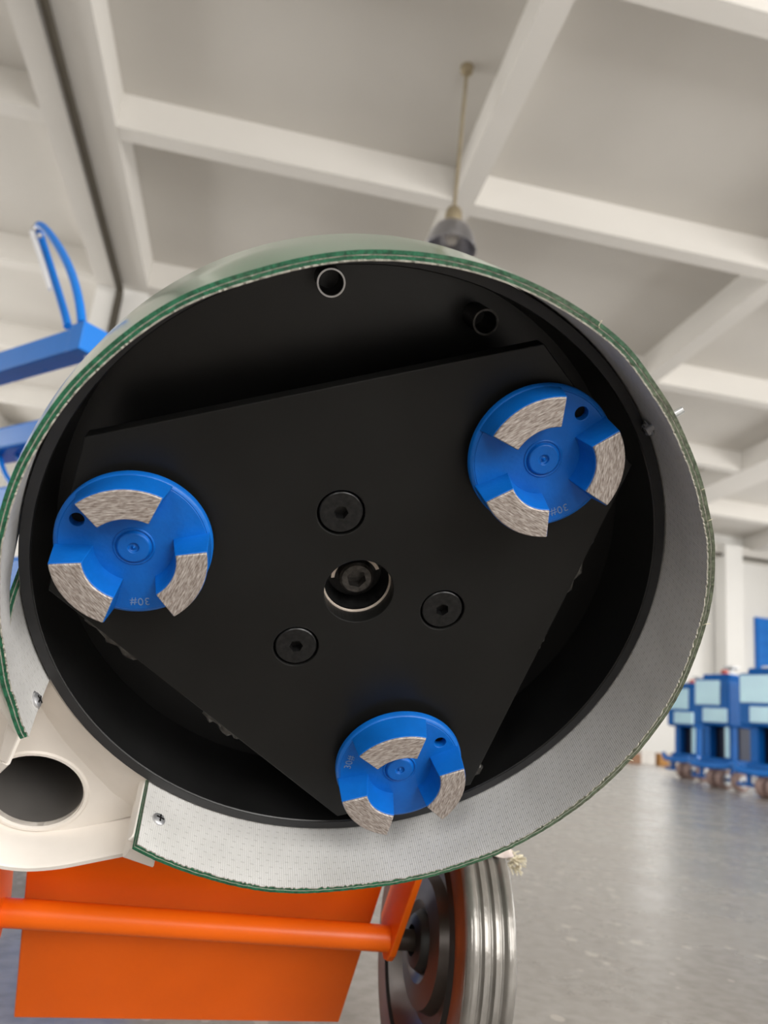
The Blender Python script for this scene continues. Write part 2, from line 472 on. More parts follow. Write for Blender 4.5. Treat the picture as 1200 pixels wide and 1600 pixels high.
def wall_with_windows(name, wall, lab):
    lo, hi = (X0, X1) if wall in ('back', 'far') else (Y0, Y1)
    ops = sorted((c-w/2, c+w/2, z0, z1) for wl, c, w, z0, z1 in WINDOWS if wl == wall)
    mb = MB()
    def put(a, b, z0, z1):
        if b-a < 1e-4 or z1-z0 < 1e-4: return
        if wall == 'back': mb.box(a, b, Y0-0.3, Y0, z0, z1)
        elif wall == 'far': mb.box(a, b, Y1, Y1+0.3, z0, z1)
        elif wall == 'right': mb.box(X1, X1+0.3, a, b, z0, z1)
        else: mb.box(X0-0.3, X0, a, b, z0, z1)
    p = lo
    for a, b in sorted(set((a, b) for a, b, _, _ in ops)):
        put(p, a, 0, Z_SLAB)
        zz = 0
        for _, _, z0, z1 in [q for q in ops if q[0] == a]:
            put(a, b, zz, z0); zz = z1
        put(a, b, zz, Z_SLAB); p = b
    put(p, hi, 0, Z_SLAB)
    return tag(struct(mb, name, 'wallpaint'), lab)
wall_with_windows('wall_back', 'back', 'white painted wall with windows facing the grinder')
wall_with_windows('wall_far', 'far', 'white painted far wall with windows and columns')
wall_with_windows('wall_right', 'right', 'white painted side wall with windows beyond the blue machines')
wall_with_windows('wall_left', 'left', 'plain white painted side wall')

wc = 0
for wall, cc, ww, z0, z1 in WINDOWS:
    wc += 1
    mb = MB(); gl = MB()
    def fb(a, b, c, d, q0=0.10, q1=0.16, t=mb):
        if wall == 'back': t.box(a, b, Y0-q1, Y0-q0, c, d)
        elif wall == 'far': t.box(a, b, Y1+q0, Y1+q1, c, d)
        elif wall == 'left': t.box(X0-q1, X0-q0, a, b, c, d)
        else: t.box(X1+q0, X1+q1, a, b, c, d)
    a, b = cc-ww/2, cc+ww/2
    fb(a, a+0.06, z0, z1); fb(b-0.06, b, z0, z1); fb(a, b, z0, z0+0.06); fb(a, b, z1-0.06, z1)
    fb(cc-0.03, cc+0.03, z0, z1); fb(a, b, (z0*0.3+z1*0.7)-0.025, (z0*0.3+z1*0.7)+0.025)
    f = mb.build('window_%d' % wc, 'winframe'); f['kind'] = 'structure'
    fb(a+0.06, b-0.06, z0+0.06, z1-0.06, 0.125, 0.131, gl)
    gl.build('pane', 'glass', f)

# columns
cols = [(-1.93, 8.72, 0.56), (8.0, 8.72, 0.56), (-1.93, 15.35, 0.5), (8.0, 15.35, 0.5)]
for i, (x, y, w) in enumerate([(-1.93, 8.84, 0.58), (10.55, 15.35, 0.42), (12.05, 15.4, 0.3), (-5.2, 15.35, 0.5)]):
    c = MB().box(x-w/2, x+w/2, y-w/2, y+w/2, 0, Z_BEAM).build('trim_%d' % (i+1), 'wallpaint')
    c['kind'] = 'structure'
# lintel band over the far windows and the thin dark pipe below it
l = MB().box(X0, X1, Y1-0.25, Y1, Z_BEAM-0.25, Z_BEAM+0.05).build('trim_5', 'plaster'); l['kind'] = 'structure'
tag(MB().tube([(8.4, Y1-0.34, 4.60), (X1-0.1, Y1-0.34, 4.60)], 0.035).build('conduit_pipe', 'conduit', smooth=50),
    'thin dark pipe under the beam on the far wall', 'pipe')
# dark conduit under the wide ceiling beam, turning down the column
cx = -1.945
pts = [(cx, Y0+0.05, Z_BEAM-0.052), (cx, 8.40, Z_BEAM-0.052), (cx, 8.47, Z_BEAM-0.07), (cx, 8.495, Z_BEAM-0.14), (cx, 8.495, 1.2)]
tag(MB().tube(pts, 0.046, 12).build('conduit_pipe', 'conduit', smooth=50),
    'dark conduit pipe along the wide ceiling beam turning down the column', 'pipe')
# blue roller door on the far wall
dr = MB().box(11.35, 12.9, Y1-0.06, Y1, 0, 3.35).build('door_1', 'blue_paint'); dr['kind'] = 'structure'
for k in range(12):
    MB().box(11.38, 12.87, Y1-0.085, Y1-0.058, 0.05+k*0.272, 0.30+k*0.272).build('slat', 'blue_paint', dr)

# pendant lamp
LX, LY = 1.0626, 4.6871
lamp = empty('pendant_lamp', (LX, LY, Z_SLAB))
tag(lamp, 'metal high-bay pendant lamp hanging on a long thin rod from the ceiling', 'lamp')
MB().lathe([(0.0, 0), (0.05, 0), (0.045, -0.05), (0.02, -0.07), (0.0, -0.07)], 20, closed=False).build('ceiling_rose', 'brass', lamp, Matrix.Translation((LX, LY, Z_SLAB)), smooth=40)
MB().tube([(LX, LY, Z_SLAB-0.05), (LX, LY, CAMH+3.52)], 0.013, 10).build('rod', 'brass', lamp, smooth=50)
MB().lathe([(0, .16), (0.045, .16), (0.06, .13), (0.065, .03), (0.05, .0), (0, 0)], 24, closed=False).build('lamp_socket', 'brass', lamp, Matrix.Translation((LX, LY, CAMH+3.42)), smooth=40)
shade = [(0.05, 0.10), (0.085, 0.085), (0.125, 0.05), (0.155, 0.0), (0.172, -0.06), (0.180, -0.115), (0.186, -0.12),
         (0.176, -0.115), (0.167, -0.06), (0.150, 0.0), (0.12, 0.046), (0.082, 0.08), (0.05, 0.094)]
MB().lathe(shade, 40).build('lamp_shade', 'alu', lamp, Matrix.Translation((LX, LY, CAMH+3.36)), smooth=40)
MB().lathe([(0, .08), (0.03, .08), (0.045, 0.03), (0.05, -0.02), (0.035, -0.06), (0, -0.075)], 20, closed=False).build('bulb', 'card_white', lamp, Matrix.Translation((LX, LY, CAMH+3.36)), smooth=60)

# ------------------------------------------------------------------ the grinder in the foreground
# head frame: x, y in the plane of the grinding plate, z out of the plate towards the viewer
e1 = Vector((0.98427189, -0.06180118, 0.16549759)).normalized()
nz = Vector((0.05139539, -0.79611628, -0.6029572)).normalized()
e2 = nz.cross(e1).normalized()
T0 = CAM + Vector((0.0689407, 0.46710578, 0.07260287))
HM = frame_from(T0, e1, e2, nz)
Lx = Vector((-nz.y, nz.x, 0)).normalized()
Ux = nz.cross(Lx).normalized()
DM = frame_from(T0, Lx, Ux, nz)          # deck frame: x along the axle

AX = T0 + Lx*(-0.0515) + Ux*(-0.3777) + nz*(-0.0654)      # point on the axle
gr = empty('floor_grinder', (AX.x, AX.y, 0))
tag(gr, 'floor grinder tipped back to show its black grinding plate, three blue discs and white skirt', 'grinder')

# drum housing
LIP = -0.006
prof = [(0.2, -0.062), (0.2, LIP-0.0008), (0.1992, LIP), (0.1938, LIP), (0.193, LIP-0.0008), (0.1925, -0.066), (0.03, -0.066), (0.03, -0.078), (0.196, -0.078), (0.2, -0.072)]
dh = MB().lathe(prof, 128).build('drum_housing', 'black_drum', gr, HM, smooth=35)
MB().lathe([(0.1995, LIP+0.0004), (0.1936, LIP+0.0004), (0.1936, LIP-0.001), (0.1995, LIP-0.001)], 128).build('housing_lip', 'black_lip', dh, HM, smooth=35)
# two pipe stubs and small bumps in the back of the drum
for th, rr, hz, pr in ((95, 0.1805, -0.036, 0.0079), (64.2, 0.1755, -0.038, 0.0077)):
    x, y = rr*math.cos(R(th)), rr*math.sin(R(th))
    m = HM @ Matrix.Translation((x, y, 0))
    st = MB().lathe([(pr, -0.066), (pr, hz), (pr-0.0012, hz), (pr-0.0012, -0.066)], 36).build('pipe_stub', 'black_bolt', dh, m, smooth=40)
    MB().lathe([(pr+0.0002, hz-0.002), (pr+0.0002, hz+0.0006), (pr-0.0008, hz+0.0006), (pr-0.0008, hz-0.002)], 36).build('stub_ring', 'steel' if th > 90 else 'socket_steel', dh, m, smooth=40)

# grinding plate: a triangle with its corners cut off
DA = [161.3, 41.3, -78.7]
pol = []
for a in (41.3, 161.3, 281.3):
    for d in (-15.5, 15.5):
        pol.append((0.1828*math.cos(R(a+d)), 0.1828*math.sin(R(a+d))))
BA = [103.0, -17.0, -137.0]
BR = 0.0551
bol = [(BR*math.cos(R(a)), BR*math.sin(R(a))) for a in BA]
plate = MB().slab_with_holes(pol, [circ(-0.001, 0.0, 0.0216, 48)]+[circ(x, y, 0.0142, 36) for x, y in bol], -0.012, 0).build(
    'grinding_plate', 'black_plate', gr, HM, bevel=0.0007, bang=50)
MB().slab_with_holes([(x*0.62, y*0.62) for x, y in pol], [circ(-0.001, 0, 0.0225, 40)], -0.05, -0.0138).build('plate_carrier', 'black_drum', plate, HM)
MB().lathe([(0.07, -0.066), (0.07, -0.05), (0.0, -0.05)], 48, closed=False).build('spindle_boss', 'black_drum', plate, HM, smooth=40)

def hexbolt(name, r, h0, h1, hexr, dep, cham, mw, m, parent, ph=0.0):
    n = 36
    mb = MB()
    def hx(i, z):
        a = 2*PI*i/n
        k = math.cos(PI/6)/math.cos(((a+PI/6) % (PI/3))-PI/6)
        return (hexr*k*math.cos(a+ph), hexr*k*math.sin(a+ph), z)
    def ci(i, rr, z):
        a = 2*PI*i/n+ph
        return (rr*math.cos(a), rr*math.sin(a), z)
    rings = [[ci(i, r, h0) for i in range(n)], [ci(i, r, h1-cham) for i in range(n)], [ci(i, r-cham, h1) for i in range(n)],
             [hx(i, h1) for i in range(n)], [hx(i, h1-dep) for i in range(n)]]
    vs = [v for q in rings for v in q]
    fs = []
    for k in range(len(rings)-1):
        for i in range(n):
            j = (i+1) % n
            fs.append((k*n+i, k*n+j, (k+1)*n+j, (k+1)*n+i))
    fs.append(tuple(reversed(range((len(rings)-1)*n, len(rings)*n))))
    mb.add(vs, fs)
    return mb.build(name, m, parent, mw, smooth=30)
for (x, y), a in zip(bol, (0.4, 0.1, 0.55)):
    m = HM @ Matrix.Translation((x, y, 0))
    hexbolt('countersunk_bolt', 0.0130, -0.011, -0.0004, 0.0044, 0.006, 0.0006, m, 'black_bolt', plate, a)
    MB().lathe([(0.0142, -0.011), (0.0142, -0.0098), (0.0, -0.0098), (0, -0.011)], 24).build('bolt_seat', 'hole', plate, m)
# central bore with its ring, flange and socket bolt
CM = HM @ Matrix.Translation((-0.001, 0, 0))
MB().lathe([(0.0217, -0.0122), (0.0208, -0.0122), (0.0206, -0.0134), (0.0217, -0.0134)], 48).build('bore_ring', 'bare_ring', plate, CM, smooth=50)
MB().lathe([(0.0230, -0.0155), (0.0208, -0.0155), (0.0175, -0.0270), (0.0, -0.0275), (0, -0.034), (0.023, -0.034)], 48).build('flange', 'black_bolt', plate, CM, smooth=30)
for a0, a1 in ((R(22), R(62)), (R(128), R(176))):
    MB().lathe([(0.0160, -0.0175), (0.0138, -0.0180), (0.0138, -0.0275), (0.0160, -0.0275)], 12, a0, a1).build('retaining_clip', 'bare_ring', plate, CM, smooth=50)
hexbolt('socket_bolt', 0.0108, -0.028, -0.0140, 0.0064, 0.007, 0.0014, CM @ Matrix.Translation((0, 0.0015, 0)), 'socket_steel', plate, 0.25)

# the three blue grinding discs
def arc_block(r0, r1, r0b, r1b, half, halfb, z0, z1, n=14):
    """arc-shaped block with sloping sides: bottom radii r0b..r1b and half angle halfb, top r0..r1 and half"""
    vs = []
    for i in range(n+1):
        u = -1+2*i/n
        ab, at = halfb*u, half*u
        vs += [(r0b*math.cos(ab), r0b*math.sin(ab), z0), (r1b*math.cos(ab), r1b*math.sin(ab), z0),
               (r1*math.cos(at), r1*math.sin(at), z1), (r0*math.cos(at), r0*math.sin(at), z1)]
    fs = []
    for i in range(n):
        a, b = 4*i, 4*i+4
        for k in range(4):
            l = (k+1) % 4
            fs.append((a+k, b+k, b+l, a+l))
    fs.append((0, 1, 2, 3)); fs.append((4*n+3, 4*n+2, 4*n+1, 4*n))
    return vs, fs
def ngon_text(body, size):
    cu = D.curves.new('mark', 'FONT'); cu.body = body; cu.size = size
    cu.align_x = 'CENTER'; cu.align_y = 'CENTER'; cu.extrude = 0.00012
    cu.space_character = 1.08
    to = D.objects.new('mark_tmp', cu); COL.objects.link(to)
    bpy.context.view_layer.update()
    dg = bpy.context.evaluated_depsgraph_get()
    me = D.meshes.new_from_object(to.evaluated_get(dg))
    D.objects.remove(to)
    return me
mark_me = ngon_text('30#', 0.0068)
mark_me.materials.clear(); mark_me.materials.append(MT['mark'])
BASE = 0.0125
seg_vs, seg_fs = arc_block(0.0248, 0.0412, 0.0246, 0.0414, R(32), R(32.4), 0.0296, 0.0312)
discs = [(161.8, 0.1362, 92.5, 148.5, -90, 'left'), (41.1, 0.1362, 119, 53.5, -67, 'right'), (-78.2, 0.1340, 104, 36, 166, 'low')]
for da, dr_, ph, ha, ta, nm in discs:
    m = HM @ Matrix.Translation((dr_*math.cos(R(da)), dr_*math.sin(R(da)), 0))
    mb = MB()
    hx, hy = 0.0332*math.cos(R(ha)), 0.0332*math.sin(R(ha))
    mb.slab_with_holes(circ(0, 0, 0.0405, 96), [circ(hx, hy, 0.0040, 24)], BASE-0.0065, BASE)
    mb.lathe([(0.0405, BASE), (0.0424, BASE-0.0008), (0.0432, BASE-0.0022), (0.0432, BASE-0.0058), (0.0420, BASE-0.0066), (0.0405, BASE-0.0066)], 96)
    for k in range(3):
        vs, fs = arc_block(0.0243, 0.0416, 0.0215, 0.0424, R(32.8), R(37), BASE-0.001, 0.0300)
        rot = Matrix.Rotation(R(ph+120*k), 4, 'Z')
        mb.add([rot @ Vector(v) for v in vs], fs)
    # raised hub with its groove and centre cone
    mb.lathe([(0.0118, BASE-0.0004), (0.0112, BASE+0.0006), (0.0104, BASE+0.0006), (0.0099, BASE-0.0002), (0.0093, BASE+0.0012), (0.0086, BASE+0.0020),
              (0.0030, BASE+0.0020), (0.0026, BASE+0.0006), (0.0012, BASE+0.0006), (0.0, BASE+0.0024)], 48, closed=False)
    disc = mb.build('grinding_disc', 'blue_disc', gr, m, smooth=38, bevel=0.0007, bang=42)
    disc['label'] = {'left': 'blue grinding disc on the left corner of the plate', 'right': 'blue grinding disc on the upper right corner of the plate',
                     'low': 'blue grinding disc on the bottom corner of the plate'}[nm]
    for k in range(3):
        sm = MB().add(seg_vs, seg_fs)
        sm.build('segment', 'segment', disc, m @ Matrix.Rotation(R(ph+120*k), 4, 'Z'), bevel=0.0005, bang=50, smooth=30)
    MB().lathe([(0.0040, BASE-0.0066), (0.0, BASE-0.0066)], 24, closed=False).build('pin_hole', 'hole', disc, m @ Matrix.Translation((hx, hy, 0.0003)), fix=False)
    MB().lathe([(0.034, -0.0002), (0.034, BASE-0.0066), (0.02, BASE-0.0066), (0.02, -0.0002)], 48).build('disc_holder', 'black_bolt', disc, m @ Matrix.Translation((0, 0, 0.0002)), smooth=40)
    t = D.objects.new('grit_mark', mark_me)
    tx, ty = 0.0352*math.cos(R(ta)), 0.0352*math.sin(R(ta))
    link(t, disc, m @ Matrix.Translation((tx, ty, BASE+0.0001)) @ Matrix.Rotation(R(ta-90), 4, 'Z'))

# weld beads along two edges of the plate carrier, dusty and shiny
def bead(u0, u1, k, off, hz, n=9):
    a, b = Vector(pol[k]), Vector(pol[(k+1) % 6])
    mb = MB()
    pts = []; rs = []
    for i in range(n):
        u = u0+(u1-u0)*i/(n-1)
        p = a.lerp(b, u)
        q = p*(1+off)
        pts.append((q.x+random.uniform(-1, 1)*0.001, q.y+random.uniform(-1, 1)*0.001, hz+random.uniform(-1, 1)*0.0015))
        rs.append((0.0012+0.0022*random.random())*(0.4 if i in (0, n-1) else 1))
    return mb.tube(pts, rs, 8).build('weld_bead', 'weld', plate, HM, smooth=80)
bead(0.12, 0.28, 3, 0.022, -0.006, 14); bead(0.50, 0.62, 3, 0.022, -0.006, 12)
bead(0.62, 0.80, 5, 0.02, -0.0075); bead(0.46, 0.51, 5, 0.02, -0.007, 5); bead(0.02, 0.07, 5, 0.02, -0.007, 5)

# skirt: green belt with a white woven lining, open at the dust port
SKE = [(-134.35, .2046), (-118.5, .2036), (-110.1, .2040), (-88.5, .1996), (-73.3, .2004), (-60.2, .2020), (-35.9, .2032), (-27, .2042), (-18, .2048), (-7.8, .2040),
       (3.2, .2042), (12.4, .2033), (21.9, .2013), (32, .2008), (42, .2018), (53.3, .2040), (61.4, .2038), (77.3, .2041), (91.2, .2037), (106.2, .2024),
       (116.3, .2032), (132.2, .2018), (147.1, .2004), (160, .1992), (170, .1978), (179.8, .1976), (188, .1996), (196.5, .2024)]
def ske(th):
    for (a, ra), (b, rb) in zip(SKE, SKE[1:]):
        if a <= th <= b:
            u = (th-a)/(b-a); u = u*u*(3-2*u)
            return ra+(rb-ra)*u
    return SKE[0][1] if th < SKE[0][0] else SKE[-1][1]
HB, HE = -0.040, 0.0465
def skirt_sheet(dr0, dr1, edge_jag, mats, name, parent, NT=420, top=0.0):
    """one ply of the skirt between two offsets; a torn V notch opens at the drum edge on the left"""
    rnd = random.Random(5)
    mb = MB()
    NR = 15
    hs0 = [HB+(HE-HB)*k/(NR-1) for k in range(NR)]
    def notch(h):
        t = max(0.0, min(2.0, (0.019-h)/0.0255))
        return 180-4.6*t, 180-1.9*t, t
    for part in (0, 1):
        nc = NT if part == 0 else NT//14
        vs = []; uvs = []
        for i in range(nc+1):
            j = rnd.uniform(0, 1)*edge_jag
            for d in (dr0, dr1):
                for k, h in enumerate(hs0):
                    ta, tb, t = notch(h)
                    th = -134.35+(ta+134.35)*i/nc if part == 0 else tb+(196.5-tb)*i/nc
                    hh = h if k < NR-1 else HE+top-j
                    u = max(0, min(1, (h-LIP)/(HE-LIP)))
                    rr = 0.2010+(ske(th)-0.0036-0.2010)*u*u*(1.4-0.4*u)+d
                    if part == 0: rr += 0.0035*t*math.exp(-(ta-th)/4.0)
                    vs.append((rr*math.cos(R(th)), rr*math.sin(R(th)), hh)); uvs.append((R(th)*0.2+1.0, hh+0.1))
        P = 2*NR
        fs = []; fe = []
        for i in range(nc):
            a, b = i*P, (i+1)*P
            for k in range(NR-1):
                fs.append((a+k, a+k+1, b+k+1, b+k))
                fs.append((a+NR+k, b+NR+k, b+NR+k+1, a+NR+k+1))
            fe.append((a, b, b+NR, a+NR)); fe.append((a+NR-1, a+P-1, b+P-1, b+NR-1))
        for st in (0, nc*P):
            for k in range(NR-1):
                q = (st+k, st+NR+k, st+NR+k+1, st+k+1)
                fe.append(q if st == 0 else tuple(reversed(q)))
        o = len(mb.v)
        mb.add(vs, fs, 0, uvs)
        for f in fe: mb.f.append(tuple(q+o for q in f)); mb.mi.append(1)
    return mb.build(name, mats, parent, HM, smooth=40)
skirt = skirt_sheet(0.0030, 0.0050, 0.0003, ['green', 'green_edge'], 'skirt', gr)
skirt['label'] = 'green rubber dust skirt wrapped round the drum'
skirt_sheet(0.0024, 0.0031, 0.0006, ['lining', 'fray'], 'skirt_core', skirt, top=-0.0001)
skirt_sheet(0.0007, 0.0025, 0.0006, ['green_edge', 'green_edge'], 'skirt_inner_ply', skirt, top=-0.0001)
skirt_sheet(0.0, 0.0008, 0.0012, ['lining', 'fray'], 'skirt_lining', skirt, NT=840, top=0.0005)
# loose threads on the frayed edge
for th, ln in ((57, 0.004), (18, 0.003), (-2, 0.004), (-32, 0.003), (24, 0.002)):
    r0 = ske(th)-0.001
    a = Vector((r0*math.cos(R(th)), r0*math.sin(R(th)), HE))
    MB().tube([a, a+Vector((ln*0.4*math.cos(R(th+60)), ln*0.4*math.sin(R(th+60)), 0.001)), a+Vector((ln*math.cos(R(th+30)), ln*math.sin(R(th+30)), 0.0015))], 0.00022, 5).build('loose_thread', 'thread', skirt, HM)
# screws through the skirt
def panhead(th, r, h, name, sc=1.0, inward=True):
    o = Vector((r*math.cos(R(th)), r*math.sin(R(th)), h))
    z = Vector((-math.cos(R(th)), -math.sin(R(th)), 0)) * (1 if inward else -1)
    y = Vector((0, 0, 1)); x = y.cross(z)
    fm = HM @ frame_from(o, x, y, z)
    s = MB().lathe([(0.0058*sc, 0), (0.0058*sc, 0.0006), (0.0046*sc, 0.0008), (0.0044*sc, 0.0022), (0.0030*sc, 0.0032), (0.0, 0.0034)], 28, closed=False).build(name, 'steel', gr, fm, smooth=35)
    mb = MB()
    mb.box(-0.0028*sc, 0.0028*sc, -0.0005, 0.0005, 0.0031, 0.0036); mb.box(-0.0005, 0.0005, -0.0028*sc, 0.0028*sc, 0.0031, 0.00355)
    mb.build('cross_slot', 'black_bolt', s, fm)
panhead(-164.9, 0.2010, 0.0195, 'skirt_screw'); panhead(-131.0, 0.2020, 0.020, 'skirt_screw')
# screw through the drum edge on the right, its tip sticking out past the skirt
th = 31.5
p0 = Vector((0.196*math.cos(R(th)), 0.196*math.sin(R(th)), 0.004)); dv = Vector((math.cos(R(th)), math.sin(R(th)), 0))
MB().tube([HM @ p0, HM @ (p0+dv*0.0245)], 0.0022, 12).build('screw_tip', 'steel', gr, smooth=50)
panhead(31.0, 0.1995, 0.000, 'skirt_screw', 0.9)

# cream casting that carries the dust port; a runs outwards from the drum, b across it
av = Vector((math.cos(R(-149)), math.sin(R(-149)), 0)); bv = Vector((-av.y, av.x, 0))
def ab(a, b, h): return av*a+bv*b+Vector((0, 0, h))
FZ = -0.030
crease = [(.2270, -.0300), (.2295, -.0180), (.2335, .0060), (.2350, .0328), (.2355, .0600), (.2306, .0875)]
path = [(.2306, .0895), (.2594, .0775), (.2803, .0690), (.2983, .0580), (.3110, .0440), (.3160, .0270), (.3130, .0100), (.3010, -.0060), (.2800, -.0150), (.2592, -.0190), (.2340, -.0270)]
HC = (.2765, .0275); HR = 0.0322
mb = MB()
floor_poly = [(x, y) for x, y in crease] + [(x, y) for x, y in path[1:-1]]
mb.slab_with_holes(floor_poly, [circ(HC[0], HC[1], HR, 48)], FZ-0.006, FZ)
mb.v = [tuple(ab(x, y, z)) for x, y, z in mb.v]
# rounded lip of the hole
lip = MB().lathe([(HR+0.004, FZ), (HR+0.0030, FZ+0.0014), (HR+0.001, FZ+0.0014), (HR, FZ-0.0005), (HR, FZ-0.006), (HR+0.004, FZ-0.006)], 48)
mb.add([tuple(ab(x+HC[0], y+HC[1], z)) for x, y, z in lip.v], lip.f)
# sloping wall against the drum
n = 20
vs = []
def pl(path, u):
    k = u*(len(path)-1); i = min(int(k), len(path)-2); f = k-i
    return (path[i][0]+(path[i+1][0]-path[i][0])*f, path[i][1]+(path[i+1][1]-path[i][1])*f)
for i in range(n+1):
    u = i/n
    th = R(-163.6+(-134.3+163.6)*u)
    top = Vector((0.2013*math.cos(th), 0.2013*math.sin(th), -0.0115)); top2 = Vector((0.2035*math.cos(th), 0.2035*math.sin(th), -0.0110))
    c = pl(crease, u); bot = ab(c[0], c[1], FZ)
    bk = Vector((0.2013*math.cos(th), 0.2013*math.sin(th), FZ-0.026)); bk2 = ab(c[0], c[1], FZ-0.006)
    mid = top2.lerp(bot, 0.80)+Vector((0, 0, -0.0008))
    vs += [top, top2, mid, bot, bk2, bk]
fs = []
for i in range(n):
    for k in range(6): fs.append((i*6+k, (i+1)*6+k, (i+1)*6+(k+1) % 6, i*6+(k+1) % 6))
fs.append(tuple(range(6))); fs.append(tuple(range(n*6+5, n*6-1, -1)))
mb.add(vs, fs)
# outer wall following the path
WT = 0.0055
vs = []
cn = Vector((0.27, 0.03))
sm = []
for i in range(len(path)-1):
    for k in range(4): sm.append(Vector(pl(path, (i+k/4)/(len(path)-1))))
sm.append(Vector(path[-1]))
for it in range(2):
    sm = [sm[0]]+[(sm[i-1]+sm[i]*2+sm[i+1])/4 for i in range(1, len(sm)-1)]+[sm[-1]]
for i, p in enumerate(sm):
    t = (sm[min(i+1, len(sm)-1)]-sm[max(i-1, 0)]).normalized(); nn = Vector((t.y, -t.x))
    if nn.dot(p-cn) < 0: nn = -nn
    q = p+nn*WT
    WH = 0.001+0.021*max(0.0, (i/(len(sm)-1)-0.66)/0.34)
    a = p+nn*0.0012; c = q-nn*0.0012
    vs += [ab(p.x, p.y, FZ-0.006), ab(p.x, p.y, WH-0.002), ab(a.x, a.y, WH), ab(c.x, c.y, WH), ab(q.x, q.y, WH-0.002), ab(q.x, q.y, FZ-0.006)]
fs = []
for i in range(len(sm)-1):
    for k in range(6): fs.append((i*6+k, (i+1)*6+k, (i+1)*6+(k+1) % 6, i*6+(k+1) % 6))
fs.append(tuple(range(6))); fs.append(tuple(range((len(sm)-1)*6+5, (len(sm)-1)*6-1, -1)))
mb.add(vs, fs)
port = mb.build('dust_port', 'cream', gr, HM, smooth=38)
port['label'] = 'cream cast dust port with a round opening'
# flanges behind both ends of the skirt
for a0, a1, nm in ((-134.6, -125.5, 0), (-173.5, -162.8, 1)):
    pr = [(0.2052, FZ-0.006), (0.2062, 0.034), (0.2075, 0.036), (0.2115, 0.036), (0.2128, 0.034), (0.2128, FZ-0.006)]
    MB().lathe(pr, 12, R(a0), R(a1)).build('flange', 'cream', port, HM, smooth=38, bevel=0.0008, bang=50)
    # gusset joining flange and tray wall
g = MB()
g.add([ab(.2306, .0860, FZ-.006), ab(.2306, .0930, FZ-.006), ab(.2110, .0620, FZ-.006), ab(.2060, .0560, FZ-.006),
       ab(.2306, .0860, .001), ab(.2306, .0930, .001), ab(.2075, .0600, .030), ab(.2040, .0545, .030)],
      [(0, 1, 2, 3), (7, 6, 5, 4), (0, 4, 5, 1), (1, 5, 6, 2), (2, 6, 7, 3), (3, 7, 4, 0)])
g.build('gusset', 'cream', port, HM, bevel=0.0008)
g = MB()
g.add([ab(.2340, -.0290, FZ-.006), ab(.2360, -.0350, FZ-.006), ab(.2080, -.0560, FZ-.006), ab(.2030, -.0500, FZ-.006),
       ab(.2340, -.0290, .022), ab(.2360, -.0350, .022), ab(.2080, -.0560, .030), ab(.2030, -.0490, .030)],
      [(0, 1, 2, 3), (7, 6, 5, 4), (0, 4, 5, 1), (1, 5, 6, 2), (2, 6, 7, 3), (3, 7, 4, 0)])
g.build('gusset', 'cream', port, HM, bevel=0.0008)
tb = MB().prism([(.2340, -.0290), (.2750, -.0200), (.2750, -.0480), (.2250, -.0680), (.2080, -.0560)], FZ-0.004, 0.012)
tb.v = [tuple(ab(x, y, z)) for x, y, z in tb.v]
tb.build('tab', 'cream', port, HM, bevel=0.0015)
tb = MB().prism([(.2192, .0700), (.2130, .0890), (.2190, .0950), (.2291, .0744)], FZ-0.004, 0.020)
tb.v = [tuple(ab(x, y, z)) for x, y, z in tb.v]
tb.build('tab', 'cream', port, HM, bevel=0.0012)
# pipe behind the opening
c = ab(HC[0], HC[1], 0)
MB().lathe([(HR-0.0004, FZ-0.004), (HR+0.003, FZ-0.004), (HR+0.003, -0.20), (0.0, -0.20), (0.0, -0.196), (HR-0.0004, -0.196)], 48).build('dust_pipe', 'pipe', port, HM @ Matrix.Translation(c), smooth=40)
# motor housing and cover behind the drum
MB().lathe([(0.0, -0.078), (0.17, -0.078), (0.165, -0.088), (0.085, -0.096), (0.08, -0.26), (0.07, -0.275), (0, -0.275)], 48, closed=False).build('motor', 'orange', gr, HM, smooth=40)

# ---- orange chassis in the deck frame (x along the axle, y up the deck, z towards the viewer)
PZ = -0.092
PX0, PX1 = -0.1965, 0.1125
MB().box(PX0, PX1, -0.541, -0.265, PZ-0.005, PZ).build('deck_panel', 'orange', gr, DM, bevel=0.0012)
TD = (Lx+Vector((0, 0, -0.024))).normalized()
def axle(s): return AX+TD*s
SL, SR = -0.157, 0.1735
MB().tube([axle(SL), axle(SR)], 0.0112, 28).build('axle_tube', 'orange', gr, smooth=50)
def bracket(x0, x1, name='wheel_bracket'):
    # flat plate square to the axle, rounded lower end; outline in (y, z)
    zz = -0.0490
    out = [(-0.265, PZ-0.004), (-0.265, zz-0.012), (-0.285, zz), (-0.386, zz), (-0.396, zz-0.003), (-0.403, zz-0.010), (-0.404, zz-0.018), (-0.40, zz-0.028), (-0.39, PZ-0.004)]
    vs = [(x0, y, z) for y, z in out]+[(x1, y, z) for y, z in out]
    n = len(out)
    fs = [tuple(range(n)), tuple(reversed(range(n, 2*n)))]+[(i, (i+1) % n, n+(i+1) % n, n+i) for i in range(n)]
    return MB().add(vs, fs).build(name, 'orange', gr, DM, bevel=0.0012)
bracket(0.1210, 0.1275)
bracket(-0.2140, -0.2075)
MB().box(-0.09, 0.06, -0.29, 0.02, PZ-0.03, PZ-0.0055).build('chassis_rail', 'orange', gr, DM, bevel=0.002)
